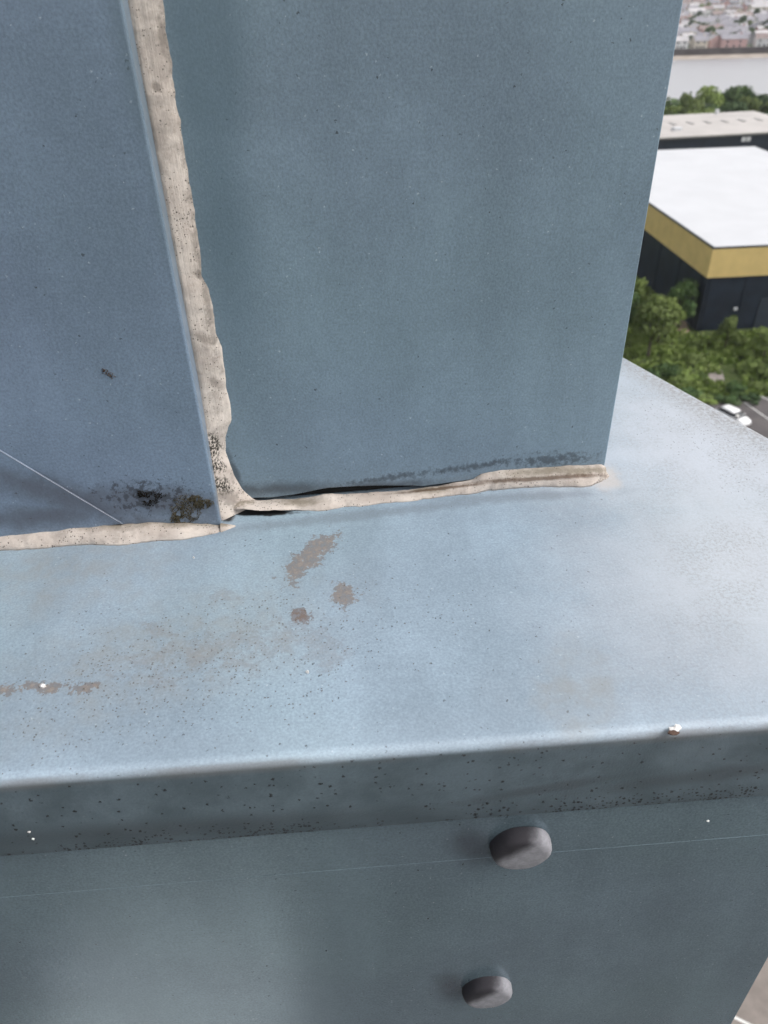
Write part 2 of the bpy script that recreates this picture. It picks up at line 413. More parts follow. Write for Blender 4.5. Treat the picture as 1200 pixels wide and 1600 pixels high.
def panel(name, outline, y, th, mat, bev=.0012):
    """flat sheet standing at local y, outline in (x, z), thickness th going back"""
    bm = bmesh.new()
    f = bm.faces.new([bm.verts.new((x, y, z)) for x, z in outline])
    ex = bmesh.ops.extrude_face_region(bm, geom=[f]); vs = [e for e in ex['geom'] if isinstance(e, bmesh.types.BMVert)]
    bmesh.ops.translate(bm, verts=vs, vec=(0, th, 0))
    bmesh.ops.recalc_face_normals(bm, faces=bm.faces[:])
    if bev:
        es = [e for e in bm.edges if all(abs(v.co.y - y) < 1e-6 for v in e.verts)]
        bmesh.ops.bevel(bm, geom=es, offset=bev, segments=3, affect='EDGES', profile=.5)
    return from_bm(name, bm, mat, up)
fr = lambda x, y, yy=0.0: FU.front(x, y, yy)
# right panel: bottom edge slightly lifted where the sealant has let go
rb = [(350, 792), (386, 779), (425, 778), (457, 774), (512, 763), (556, 760.5), (595, 759.5), (640, 759.5), (661, 760.5), (738, 750), (800, 744), (870, 737), (944, 729)]
rb = [fr(*p) for p in rb]
XR = FU.front(945, 728, 0).x
outl = [(p.x, max(p.z, .0008)) for p in rb]
outl[-1] = (XR, outl[-1][1])
outl += [(XR, HT), (outl[0][0] - .03, HT), (outl[0][0] - .03, outl[0][1])]
panel('face_panel', outl, 0.0, .0022, M_UPR, .0010)['label'] = 'right-hand face panel, set back behind the left one'
# right side return, back, black box painted as the cavity's shade
boxo('side_panel', M_UPR, up, XR - .0022, XR - .0002, .0022, .42, .004, HT)
boxo('back_panel', M_UPR, up, -1.6, XR, .42, .4222, .004, HT)
boxo('cavity_shade_box', M_DARK, up, -1.55, XR - .012, .0048, .41, .001, HT - .01)
# left panel with its raised lip
lt, lb = fr(190, 0, -TL), fr(344, 812, -TL)
XL = lambda z: lb.x + (lt.x - lb.x) * (z - lb.z) / (lt.z - lb.z)
lz = fr(0, 842, -TL); lz2 = fr(340, 822, -TL)
panel('face_panel', [(XL(lz2.z), lz2.z), (XL(HT), HT), (-1.6, HT), (-1.6, lz.z), (lz.x, lz.z)], -TL, TL - .0006, M_UPL, .0016)['label'] = 'left-hand face panel, standing proud with a folded edge'
# lapped triangular piece at its foot, its cut edge catching the light
a, b = fr(0, 702, -TL), fr(192, 817, -TL); dr = a - b
a = b + dr * 1.5
panel('lap_plate', [(b.x, b.z), (a.x, a.z), (a.x, lz.z - .001), (lz.x, lz.z - .001)], -TL - .0014, .0013, M_UPL, .0005)['label'] = 'triangular lapped plate with a bright cut edge'

V = []; Fc = []                                      # bare cut edge of the lapped plate
for i in range(41):
    p = b.lerp(a, i / 40 * .98); rr = .00024 * (1 + jag0(i))
    for k in range(6): V.append((p.x, -TL - .0014 + math.sin(k * 1.047) * rr, p.z + math.cos(k * 1.047) * rr))
    if i:
        for k in range(6): q = (i - 1) * 6; Fc.append((q + k, q + (k + 1) % 6, q + 6 + (k + 1) % 6, q + 6 + k))
mesh('cut_edge', V, Fc, simple('worn_edge', (.24, .27, .31), .5, .3, 300, .5), up, smooth=True)
# ---------------- sealant
def mat_seal(name, stri, seed):
    g = G(name)
    c = g.mx(g.mr(g.noise(45, 4, .6), .3, .7), (.43, .375, .335), (.57, .51, .46))
    c = g.mx(g.mr(g.noise(160, 4, .75), .52, .80, 0, .55), c, (.30, .25, .21))
    c = g.mx(g.ma('MULTIPLY', g.specks(760, .30, g.mr(g.noise(36, 3, .7), .40, .66, .05, .62)), .85), c, (.04, .037, .033))
    c = g.mx(g.mr(g.noise(30, 5, .75), .46, .66, 0, .5), c, (.22, .195, .175))
    P = ('front', 0.0); W1 = g.noise(170, 4, .7)
    if stri:
        bk = g.mxs([g.blob(FU, P, 338, 705, 9, 20, 0, .4, W1, 1.2), g.blob(FU, P, 343, 735, 12, 14, 0, .4, W1, 1.3), g.blob(FU, P, 352, 765, 14, 12, 0, .4, W1, 1.2)])
        c = g.mx(g.ma('MULTIPLY', bk, g.mr(g.noise(480, 3, .7), .42, .55, 0, .95)), c, (.02, .02, .016))
        sp = g.mxs([g.blob(FU, P, 322, 535, 13, 7, 20, .7, W1, .8), g.blob(FU, P, 337, 602, 8, 7, 0, .7, W1, .8), g.blob(FU, P, 312, 432, 7, 6, 0, .6, W1, .9), g.blob(FU, P, 250, 152, 6, 7, 0, .5, W1, .9), g.blob(FU, P, 256, 60, 6, 30, -8, .6, W1, 1.2)])
        c = g.mx(g.ma('MULTIPLY', sp, .6), c, (.13, .11, .095))
        ed = g.mxs([g.blob(FU, P, 268, 70, 7, 130, -8, .8, W1, 1.8), g.blob(FU, P, 292, 230, 8, 130, -7, .8, W1, 1.8), g.blob(FU, P, 320, 420, 8, 130, -8, .8, W1, 2.2), g.blob(FU, P, 362, 786, 18, 14, 0, .6, W1, 1.8)])
        c = g.mx(g.ma('MULTIPLY', ed, .6), c, (.12, .105, .092))
    else:
        gr = g.mxs([g.blob(FU, P, 200, 826, 60, 12, 0, .8, W1, 1.0), g.blob(FU, P, 300, 826, 50, 10, 0, .8, W1, 1.0), g.blob(FU, P, 470, 788, 30, 8, 0, .8, W1, 1.0), g.blob(FU, P, 670, 768, 26, 8, 0, .8, W1, 1.0), g.blob(FU, P, 850, 738, 60, 8, -4, .8, W1, .9)])
        gr = g.mxs([gr, g.blob(FU, P, 372, 788, 22, 9, 0, .6, W1, 1.8), g.blob(FU, P, 345, 828, 22, 7, 0, .6, W1, 1.8), g.blob(FU, P, 900, 738, 46, 7, -2, .7, W1, 1.6)])
        c = g.mx(g.ma('MULTIPLY', gr, .68), c, (.135, .115, .075))
        br = g.mxs([g.blob(FU, P, 840, 752, 110, 4, -3, .6, W1, .8), g.blob(FU, P, 690, 766, 70, 3, -6, .6, W1, .8)])
        c = g.mx(g.ma('MULTIPLY', br, .8), c, (.09, .055, .035))
    nb = g.bump(g.noise(240, 3, .6), .0010, .6)
    if stri: nb = g.bump(g.noise(420, 3, .6, co=g.scaled((1, 1, .035))), .0006, .8, nb)
    else: nb = g.bump(g.noise(300, 3, .6, co=g.scaled((.06, 1, 1))), .0006, .6, nb)
    return g.done(c, .85, .15, nb)
M_SV = mat_seal('sealant_upright', True, 1); M_SH = mat_seal('sealant_foot', False, 2)

def interp(tab, k):
    for a, b in zip(tab[:-1], tab[1:]):
        if k <= b[0]:
            t = (k - a[0]) / (b[0] - a[0]); return tuple(u + (v - u) * t for u, v in zip(a[1:], b[1:]))
    return tab[-1][1:]
def loft(name, rows, mat, label, parent=up, back=None):
    """rows: list of stations, each a list of points across the bead"""
    n = len(rows[0]); V = [p for r_ in rows for p in r_]; Fc = []
    for i in range(len(rows) - 1):
        for j in range(n - 1):
            a = i * n + j; Fc.append((a, a + 1, a + n + 1, a + n))
    o = mesh(name, V, Fc, mat, parent, smooth=True)
    me = o.data; bm = bmesh.new(); bm.from_mesh(me); bmesh.ops.recalc_face_normals(bm, faces=bm.faces[:]); bm.to_mesh(me); bm.free()
    o['label'] = label; return o
def jag(i, amp, sc=1.0, seed=0): return (mnoise.noise(Vector((i * sc, seed * 7.3, 0))) ) * amp

# upright bead: (pixel y, pixel x of its right edge)
vr = [(-760, 175), (-400, 205), (-200, 228), (0, 254), (50, 259), (100, 268), (150, 274), (200, 283), (250, 290), (300, 299), (350, 306), (400, 313), (432, 315), (443, 321), (452, 326), (480, 331), (515, 337), (540, 345), (560, 349), (600, 353), (640, 360), (658, 361), (668, 355), (684, 351), (705, 353), (725, 359), (745, 367), (765, 379), (780, 396), (788, 410)]
rows = []
ys = [-760, -600, -450, -320, -220, -140, -80, -40] + [k * 4.0 for k in range(-6, 197)] + [788]
for i, y in enumerate(ys):
    xr = interp(vr, y)[0] + jag(y, 2.0, .045, 1) + jag(y, .8, .13, 2)
    R0 = fr(xr, y, -.0002)
    z = R0.z
    xl = XL(z) - .0002
    k = .74 if y < 600 else .74 - .5 * min(1, (y - 600) / 180)     # how deep on the left panel's edge it starts
    L = Vector((xl, -TL + TL * k, z + jag(y, .0004, .2, 3)))
    row = []
    for j in range(11):
        t = j / 10
        bul = math.sin(math.pi * t) * (.0022 + jag(y, .0009, .05, 4)) + .0012 * min(1, (1 - t) * 8) * (t > 0)
        p = L.lerp(R0, t)
        # concave fillet on the left, raised towards the right edge
        p.y = -TL * (1 - k) * (1 - t) ** 1.6 - bul * .8 - .0002
        p.z = z + jag(y * .13 + j, .0003, 1.0, 5)
        row.append(p)
    row.append(Vector((R0.x + .0001, .0006, z)))
    rows.append(row)
loft('sealant_bead', rows, M_SV, 'upright beige sealant bead running down between the two panels')

# foot beads: stations (pixel x, upper y, lower y, lift of the lower lip in m)
def foot(tab, yplane, step, name, label, seed, xs=None, crest=.35, bulge=.0022):
    rows = []; x = tab[0][0]; X = []
    while x < tab[-1][0]: X.append(x); x += step if x > -60 else 60
    X.append(tab[-1][0])
    for x in X:
        yu, yl, lift = interp(tab, x)
        yu += jag(x, 1.8, .04, seed) + jag(x, .6, .12, seed + 1); yl += jag(x, 2.4, .03, seed + 2) + jag(x, .8, .09, seed + 3)
        U = FU.front(x, yu, yplane - .0003); Lo = FU.top(x, yl, lift)
        if Lo.y > yplane - .001: Lo.y = yplane - .001
        row = [Vector((U.x, yplane + .004, U.z - .006))]
        out = Vector((0, -.72, .69)); ln = (U - Lo).length
        for j in range(13):
            t = j / 12
            p = U.lerp(Lo, t); p.x = U.x + (Lo.x - U.x) * t
            b = (math.sin(math.pi * t) ** .8) * (bulge * min(1, ln / .012) + jag(x, .0010, .03, seed + 4)) + jag(x * .07 + j * .9, .0004, 1, seed + 5) * math.sin(math.pi * t)
            row.append(p + out * b)
        row.append(Vector((Lo.x, Lo.y + .003, max(lift - .0006, -.0004))))
        rows.append(row)
    return loft(name, rows, M_SH, label)
rt = [(352, 790, 801, .0), (362, 778, 797, .003), (378, 779, 794, .0055), (395, 781, 796, .0052), (420, 780.5, 798, .0042), (445, 780, 798, .003), (462, 779.5, 797.5, .0008), (480, 777, 797.5, 0), (507, 772, 797, 0), (556, 771, 791, 0), (595, 768.5, 787.5, 0), (640, 765, 783.5, 0), (661, 762.5, 781, 0), (700, 756, 775.5, 0), (738, 749.5, 771, 0), (752, 740, 769, 0), (765, 736.5, 767.5, 0), (798, 734, 765, 0), (848, 730, 762, 0), (897, 727, 761.5, 0), (925, 726, 758, 0), (941, 726, 752, 0), (946, 729, 748, 0)]
foot(rt, 0.0, 3.0, 'sealant_bead', 'cracked beige sealant bead along the foot of the right-hand panel', 20)
lt_ = [(-1500, 912, 952, 0), (-300, 856, 886, 0), (0, 837, 861.5, 0), (67, 830, 857, 0), (117, 823.5, 853, 0), (140, 822, 852, 0), (167, 820, 853, 0), (233, 816.5, 847.5, 0), (283, 817, 843.5, 0), (315, 818, 839, 0), (340, 819.5, 834, 0), (347, 820, 831, 0)]
foot(lt_, -TL, 3.0, 'sealant_bead', 'beige sealant bead along the foot of the left-hand panel, bottom left', 40)
# small smear past the left panel's corner
rows = []
for k in range(9):
    t = k / 8
    xx = 345 + 23 * t; yu = 818 + 3 * t; yl = 832 - 9 * t
    A, B = FU.top(xx, yu, .0002), FU.top(xx, yl, .0001)
    rows.append([A.lerp(B, j / 6) + Vector((0, 0, (.0024 * (1 - t) + .0006) * math.sin(math.pi * j / 6) ** .7)) for j in range(7)])
loft('sealant_smear', rows, M_SH, 'tapering end of the left foot bead past the panel corner')
# bead turning round the right-hand corner
rows = []
for k in range(13):
    a = R_(-90 + 125 * k / 12)
    cx = Vector((XR - .001, .001, 0)); dv = Vector((math.cos(a), math.sin(a), 0))
    ro = .0062 * (1 - .35 * k / 12) + jag(k, .0008, .6, 60); hh = .0080 * (1 - .5 * k / 12)
    rows.append([cx + dv * (.0002 + ro * (1 - math.cos(t * math.pi / 2) ** 1.0) if False else .0005 + ro * t) + Vector((0, 0, hh * (1 - t) ** .75 + .0001)) for t in [j / 7 for j in range(8)]])
loft('sealant_bead', rows, M_SH, 'short end of sealant wrapping the right corner of the upstand')

# ---------------- moss, grit and a dry scrap on the panels
def tufts(name, spots, mat, label, cat, n, size, seed, frame=FU, yy=-TL, group=None):
    rd = random.Random(seed); V = []; Fc = []
    c0 = None
    while len(Fc) < n * 4:
        cx, cy, rx, ry, rot, wgt = rd.choices(spots, [s_[5] for s_ in spots])[0]
        a = rd.uniform(0, 6.283); q = math.sqrt(rd.random()) * (1 + .25 * mnoise.noise(Vector((math.cos(a) * 2, math.sin(a) * 2, seed))))
        u, v = math.cos(a) * q * rx, math.sin(a) * q * ry
        u, v = u * math.cos(R_(rot)) - v * math.sin(R_(rot)), u * math.sin(R_(rot)) + v * math.cos(R_(rot))
        if mnoise.noise(Vector(((cx + u) * .12, (cy + v) * .12, seed))) < -.18: continue
        p = frame.front(cx + u, cy + v, yy)
        h = size * rd.uniform(.5, 1.5) * (1.15 - .6 * q); b = len(V)
        if cy + v > 818: p.y -= .004; p.z = max(p.z, .001)
        for k in range(3):
            an = k * 2.094 + rd.random() * 1.2; rr = size * rd.uniform(.35, .8)
            V.append((p.x + math.cos(an) * rr, p.y + .0003, p.z + math.sin(an) * rr))
        V.append((p.x + rd.uniform(-.6, .6) * size, p.y - h, p.z + rd.uniform(-.3, .5) * size))
        Fc += [(b, b + 1, b + 3), (b + 1, b + 2, b + 3), (b + 2, b, b + 3), (b, b + 2, b + 1)]
    o = mesh(name, V, Fc, mat); o.matrix_world = frame.M; tag(o, label, cat, group)
    return o
M_MOSSB = simple('black_moss', (.020, .017, .013), .95, .6, 700, .1)
M_MOSSO = simple('olive_moss', (.095, .083, .055), .95, .55, 500, .1)
tufts('moss_clump', [(233, 774, 25, 6, 0, 1.0), (235, 784, 14, 7, 0, .6), (218, 771, 9, 5, 20, .3)], M_MOSSB, 'small black moss clump on the left panel above the bottom-left sealant', 'moss', 420, .0010, 2)
tufts('moss_clump', [(290, 797, 24, 24, 0, 1.2), (318, 788, 16, 7, -10, .45), (278, 812, 12, 12, 0, .5), (305, 780, 12, 6, 0, .3)], M_MOSSO, 'olive-brown dried moss clump beside the lower corner of the left panel', 'moss', 1900, .0010, 3)
tufts('dirt_scrap', [(165, 581, 8, 4, 20, 1), (174, 587, 9, 3.5, 35, .8)], simple('dry_scrap', (.09, .065, .05), .9, .5, 900, .1), 'tiny brown dry scrap stuck on the left panel', 'debris', 60, .0010, 5)

# ================================================================== ground, river, far hill
def grid_sheet(name, xs, ys, zf, mat):
    V = [(x, y, zf(x, y)) for y in ys for x in xs]; n = len(xs)
    Fc = [(j * n + i, j * n + i + 1, (j + 1) * n + i + 1, (j + 1) * n + i) for j in range(len(ys) - 1) for i in range(n - 1)]
    return struct(mesh(name, V, Fc, mat, smooth=True))
ZR, ZBANK = -7.0, 586.0
def hill_z(y):
    if y < 262: return 0.0
    if y < 305: return -9.5 * (y - 262) / 43
    if y < 530: return -9.5
    if y < 562: return -9.5 + 2.0 * (y - 530) / 32
    if y < 590: return -7.5 + 1.7 * (y - 562) / 28
    if y < 592: return -5.8 + 2.6 * (y - 590) / 2
    if y < 1150: return -3.2 + 14.0 * ((y - 592) / 558) ** 1.2
    return 10.8 + (y - 1150) * .045
def mat_ground():
    g = G('ground_earth'); sx = g.n.new('ShaderNodeSeparateXYZ'); g.l.new(g.co, sx.inputs[0]); y = sx.outputs[1]
    n = g.noise(.06, 5, .6); n2 = g.noise(1.4, 4, .65)
    gr = g.mx(g.mr(n, .35, .65), (.035, .055, .016), (.075, .10, .030))
    gr = g.mx(g.mr(n2, .45, .75, 0, .55), gr, (.15, .14, .08))
    sand = g.mx(g.mr(g.noise(.15, 4), .3, .7), (.30, .25, .21), (.42, .37, .33))
    town = g.mx(g.mr(g.noise(.03, 4, .6), .35, .65), (.20, .19, .19), (.10, .13, .07))
    c = g.mx(g.mr(y, 500, 520), gr, sand); c = g.mx(g.mr(y, 588, 591), c, town)
    return g.done(c, .95, .1)
xs_ = [-1450, -800, -300, -100, 0, 60, 120, 200, 300, 500, 1000, 2550]
ys_ = [-580, -200, -60, 0, 60, 120, 200, 262, 280, 305, 420, 530, 545, 562, 575, 590, 592, 640, 700, 760, 820, 900, 1000, 1150, 1500, 2000, 2650]
grid_sheet('ground', xs_, ys_, lambda x, y: hill_z(y), mat_ground())
g = G('river_water')
nb = g.bump(g.noise(.35, 3, .6, co=g.scaled((.5, 1.6, 1))), .05, .35)
mesh_r = mesh('river', [(-1440, 285, ZR), (2540, 285, ZR), (2540, 574, ZR), (-1440, 574, ZR)], [(0, 1, 2, 3)], g.done((.36, .355, .37), .30, 1.0, nb)); struct(mesh_r)
# sea wall along the far shore
M_QUAY = simple('quay_stone', (.085, .075, .075), .9, .35, .12)
bm = bmesh.new(); box(bm, -400, 900, 586.4, 588.6, -6.6, -2.6)
box(bm, -400, 900, 586.1, 588.9, -2.58, -2.3)
o = from_bm('quay_wall', bm, M_QUAY); tag(o, 'long dark stone sea wall along the far river bank', 'wall')

# asphalt and paving round the tower
def mat_asphalt(name, a, b, sc=1.2):
    g = G(name); c = g.mx(g.mr(g.noise(sc, 5, .6), .3, .7), a, b)
    c = g.mx(1, c, g.mr(g.noise(40, 3, .7), .2, .8, .8, 1.2, False), 'MULTIPLY')
    return g.done(c, .9, .2, g.bump(g.noise(60, 2), .01, .4))
M_ASPH = mat_asphalt('asphalt', (.085, .078, .080), (.12, .108, .108), .3)
M_PAVE = mat_asphalt('brown_paving', (.185, .16, .145), (.24, .21, .19))
M_PALE = mat_asphalt('reflector_pale', (.43, .42, .41), (.50, .49, .48))
M_WHITE = simple('road_paint', (.70, .70, .68), .7, .12, 2)
def sheet(name, pts, z, mat): return struct(mesh(name, [(x, y, z) for x, y in pts], [tuple(range(len(pts)))], mat))
sheet('car_park', [(24, 60), (95, 60), (95, 87.0), (46.5, 87.2), (43.4, 88.4), (38, 89), (24, 89)], .02, M_ASPH)
sheet('pavement', [(6, 2), (70, 2), (70, 60), (6, 60)], .016, M_PAVE)
sheet('yard', [(-80, -90), (90, -90), (90, 1.9), (5.9, 1.9), (5.9, 60), (-80, 60)], .012, M_ASPH)
sheet('reflector_pad', [(-16.5, -25), (-3.4, -25), (-3.4, -1.5), (-16.5, -1.5)], .024, M_PALE)  # unseen pale pad, added only to be reflected bright in the wall
def line(a, b, wd, z=.03, name='road_marking'):
    a, b = Vector((*a, 0)), Vector((*b, 0)); t = (b - a).normalized(); n = Vector((-t.y, t.x, 0)) * wd / 2
    return struct(mesh(name, [(*(a - n).xy, z), (*(b - n).xy, z), (*(b + n).xy, z), (*(a + n).xy, z)], [(0, 1, 2, 3)], M_WHITE))
p1, p2 = pz(1166, 631, 0), pz(1199, 654, 0); dd = (p2 - p1)
line((p1 - dd * .1).xy, (p1 + dd * 4).xy, .14)
p1, p2 = pz(1186, 618, 0), pz(1215, 632, 0); dd = p2 - p1
line(p1.xy, (p1 + dd * 4).xy, .12)
p1, p2 = pz(1138, 1585, 0), pz(1168, 1600, 0); dd = p2 - p1
line((p1 - dd * 0).xy, (p1 + dd * 5).xy, .14)

# ================================================================== warehouses
M_NAVY = simple('navy_cladding', (.012, .019, .032), .55, .25, .4)
M_YEL = simple('yellow_cladding', (.66, .49, .20), .6, .06, .5)
M_RW = simple('white_roof_sheet', (.56, .565, .585), .6, .03, .2)
M_RW2 = simple('pale_roof_sheet', (.47, .44, .42), .6, .07, .15)
M_TRIM = simple('dark_trim', (.05, .055, .06), .5, .1)
M_GL = simple('roof_light', (.24, .225, .22), .3, .1, .5)
def quad_frame(a, b, d):
    """matrix with origin a, x towards b, y towards d (level)"""
    x = (b - a).normalized(); y = Vector((-x.y, x.x, 0))
    return Matrix((( x.x, y.x, 0, a.x), (x.y, y.y, 0, a.y), (0, 0, 1, 0), (0, 0, 0, 1)))
ZW = 12.4
P1 = pz(1115, 387, ZW); P2 = pz(1015, 318, ZW); ld = (P2 - P1).normalized()
fd = Vector((ld.y, -ld.x, 0)); L1 = (pz(1180, 228, ZW) - P1).dot(ld); W1 = (pz(1180, 228, ZW) - P1).dot(fd)
M = quad_frame(P1, P1 + fd, ld)
w1 = empty('warehouse', M, 'dark navy warehouse with a white flat roof and deep yellow band', 'building')
zb = 8.1
bm = bmesh.new(); box(bm, .25, W1 - .25, .25, L1 - .25, -.2, zb + .3); from_bm('wall', bm, M_NAVY, w1)
RIB = boxo('wall_rib', M_NAVY, w1, -.12, .12, .16, .26, 0, zb)
for k in range(1, 7):
    c = RIB.copy(); COL.objects.link(c); c.location = (k * 6.2, 0, 0)
RIB.location = (.9, 0, 0)
for k in range(8):
    c = RIB.copy(); COL.objects.link(c); c.rotation_euler = (0, 0, -math.pi / 2); c.location = (0, 2 + k * 8, 0)
def band(w, W, L, z0, z1, th, mat, name):
    obs = []
    for a in ((0, W, 0, th), (0, W, L - th, L), (0, th, th + .001, L - th - .001), (W - th, W, th + .001, L - th - .001)):
        bm = bmesh.new(); box(bm, a[0], a[1], a[2], a[3], z0, z1); obs.append(from_bm(name, bm, mat, w))
    return obs
band(w1, W1, L1, zb, ZW - .25, .24, M_YEL, 'yellow_band')
band(w1, W1 + .0, L1, ZW - .245, ZW + .02, .26, M_TRIM, 'roof_edge_trim')
bm = bmesh.new(); box(bm, .262, W1 - .262, .262, L1 - .262, ZW - .5, ZW - .03); from_bm('roof', bm, M_RW, w1)
M_LAMP = simple('wall_lamp_housing', (.45, .46, .48), .5, .1)
for px, py in ((1093, 482), (1101, 483)):
    q = w1.matrix_world.inverted() @ pz(px, py, 3.2)
    boxo('wall_light', M_LAMP, w1, .02, .24, 4 + (px - 1093) * .35, 4.5 + (px - 1093) * .35, 3.0, 3.4, bev=.05)
boxo('wall_light', M_LAMP, w1, 5.2, 5.8, .02, .24, 3.0, 3.45, bev=.06)
boxo('roller_door', simple('door_grey', (.03, .04, .055), .5, .2), w1, 9, 13.5, .14, .24, 0, 4.6)

Q1 = pz(1033, 215, 11.6); Q2 = pz(1200, 206, 11.6); fx = (Q2 - Q1).normalized()
Q1 = Q1 - fx * 8; QBR = pz(1172, 173.5, 11.6)
W2_ = (QBR - Q1).dot(fx) + 1.0; L2_ = (QBR - Q1).dot(Vector((-fx.y, fx.x, 0)))
M = quad_frame(Q1, Q2, None)
w2 = empty('warehouse', M, 'low dark warehouse with a pale beige roof, behind the yellow-banded one', 'building')
bm = bmesh.new(); box(bm, .3, W2_ - .3, .3, L2_ - .3, -.2, 11.2); from_bm('wall', bm, M_NAVY, w2)
# shallow pitched roof with ridge across the middle
V = [(0, 0, 11.3), (W2_, 0, 11.3), (W2_, L2_, 11.3), (0, L2_, 11.3), (0, 0, 11.6), (W2_, 0, 11.6), (W2_, L2_, 11.6), (0, L2_, 11.6), (2, L2_ * .55, 12.1), (W2_ - 5, L2_ * .55, 12.1)]
mesh('roof', V, [(0, 3, 2, 1), (0, 1, 5, 4), (1, 2, 6, 5), (2, 3, 7, 6), (3, 0, 4, 7), (4, 5, 9, 8), (5, 6, 9), (6, 7, 8, 9), (7, 4, 8)], M_RW2, w2)
for k in range(7):                                       # translucent strips in the roof
    x0 = 12.5 + k * 4.6; m = w2.matrix_world
    o = boxo('roof_light', M_GL, w2, x0, x0 + .8, L2_ * .42, L2_ * .53, 11.98, 12.14); o.rotation_euler = (0, 0, 0)
boxo('roof_vent', M_RW, w2, 14, 16.2, 6, 7.4, 11.6, 12.5, bev=.1)
boxo('roof_vent', M_RW, w2, 36, 36.8, L2_ - 3, L2_ - 2.2, 11.6, 12.8, bev=.08)
for px in (1157, 1166):
    q = (pz(px, 213, 10.6) - Q1).dot(fx)
    boxo('wall_sign', M_RW, w2, q - .55, q + .5, .12, .28, 9.7, 10.7, bev=.05)
boxo('wall_fascia', M_TRIM, w2, .1, W2_ - .1, .05, .29, 10.9, 11.29)

# ================================================================== foliage
def leaf_mat(name, a, b):
    g = G(name); oi = g.n.new('ShaderNodeObjectInfo')
    n = g.noise(.9, 3, .6)
    c = g.mx(g.mr(n, .3, .7), a, b)
    c = g.mx(1, c, g.mr(oi.outputs['Random'], 0, 1, .75, 1.25, False), 'MULTIPLY')
    return g.done(c, .8, .15)
LEAF = [leaf_mat('leaf_olive', (.095, .135, .036), (.19, .24, .080)), leaf_mat('leaf_deep', (.050, .092, .032), (.11, .165, .058)), leaf_mat('leaf_fresh', (.125, .18, .042), (.23, .29, .09)), leaf_mat('leaf_dark', (.035, .066, .028), (.075, .115, .045))]
M_BARK = simple('bark', (.07, .055, .042), .95, .3, 4)
def crown_mesh(name, blobs, nper, leaf, seed):
    rd = random.Random(seed); V = []; Fc = []
    for cx, cy, cz, r_ in blobs:
        k = 0
        while k < nper:
            d = Vector((rd.gauss(0, 1), rd.gauss(0, 1), rd.gauss(0, 1))).normalized()
            if d.z < -.55: continue
            lump = 1 + .30 * mnoise.noise(d * 2.6 + Vector((cx, cy, seed)))
            p = Vector((cx, cy, cz)) + Vector((d.x, d.y, d.z * .85)) * (r_ * lump * rd.uniform(.55, 1.05) ** .6)
            n = (d + Vector((rd.uniform(-1, 1), rd.uniform(-1, 1), rd.uniform(-.6, 1))) * .8).normalized()
            t = n.orthogonal().normalized(); t = Matrix.Rotation(rd.random() * 6.28, 3, n) @ t; b = n.cross(t)
            s_ = leaf * rd.uniform(.5, 1.2); i = len(V)
            V += [p - t * s_, p + b * s_ * .45 + n * s_ * .12, p + t * s_, p - b * s_ * .45 + n * s_ * .12]; Fc.append((i, i + 1, i + 2, i + 3)); k += 1
    me = bpy.data.meshes.new(name); me.from_pydata([tuple(v) for v in V], [], Fc); me.update(); return me
def trunk_mesh(h, r_, seed):
    rd = random.Random(seed); bm = bmesh.new()
    def limb(a, b, r0, r1):
        ax = (b - a).normalized(); t = ax.orthogonal().normalized(); u = ax.cross(t); L = []
        for p, q in ((a, r0), (a.lerp(b, .5) + t * r0 * .5, (r0 + r1) / 2), (b, r1)):
            L.append([bm.verts.new(p + (t * math.cos(k * 1.0472) + u * math.sin(k * 1.0472)) * q) for k in range(6)])
        for A, B in zip(L[:-1], L[1:]):
            for k in range(6): bm.faces.new((A[k], A[(k + 1) % 6], B[(k + 1) % 6], B[k]))
    limb(Vector((0, 0, -.2)), Vector((0, 0, h * .6)), r_, r_ * .6)
    for k in range(5):
        a = k * 1.257 + rd.random(); z = h * rd.uniform(.35, .6)
        limb(Vector((0, 0, z)), Vector((math.cos(a) * h * .28, math.sin(a) * h * .28, h * rd.uniform(.7, .9))), r_ * .45, r_ * .12)
    me = bpy.data.meshes.new('trunk'); bm.to_mesh(me); bm.free(); return me
def blobset(rd, n, rad, h0, h1, br):
    out = []
    for k in range(n):
        a = rd.random() * 6.28; q = math.sqrt(rd.random()) * rad; z = rd.uniform(h0, h1)
        out.append((math.cos(a) * q * (1.15 - .6 * (z - h0) / (h1 - h0)), math.sin(a) * q * (1.15 - .6 * (z - h0) / (h1 - h0)), z, br * rd.uniform(.7, 1.2)))
    return out
rd = random.Random(21)
TREES = []                                               # unit kinds: (crown mesh, trunk mesh), built for about 7 m trees
for k in range(4):
    TREES.append((crown_mesh('crown', blobset(rd, 13, 1.9, 2.6, 5.9, 1.15), 150, .30, 30 + k), trunk_mesh(6.4, .17, k)))
SHR = [crown_mesh('foliage', blobset(rd, 7, 1.15, .35, 1.35, .72), 120, .20, 50 + k) for k in range(4)]
SHT = trunk_mesh(1.5, .05, 9)
FART = [crown_mesh('crown', blobset(rd, 9, 1.7, 2.2, 5.6, 1.4), 70, .85, 70 + k) for k in range(3)]
def add_part(name, me, mat, parent, slot=None):
    o = bpy.data.objects.new(name, me); COL.objects.link(o); o.parent = parent
    if not me.materials: me.materials.append(mat)
    o.material_slots[0].link = 'OBJECT'; o.material_slots[0].material = mat
    return o
def tree(x, y, z, h, wd, kind, mat, label, group=None, name='tree', cat='tree', rz=None, far=False):
    k = h / 7.0; rz = random.random() * 6.28 if rz is None else rz
    e = empty(name, Matrix.Translation((x, y, z)) @ Matrix.Rotation(rz, 4, 'Z') @ Matrix.Diagonal((wd / 5.2, wd / 5.2, k, 1)), label, cat, group)
    add_part('crown', FART[kind % 3] if far else TREES[kind][0], LEAF[mat], e); add_part('trunk', TREES[kind][1], M_BARK, e); return e
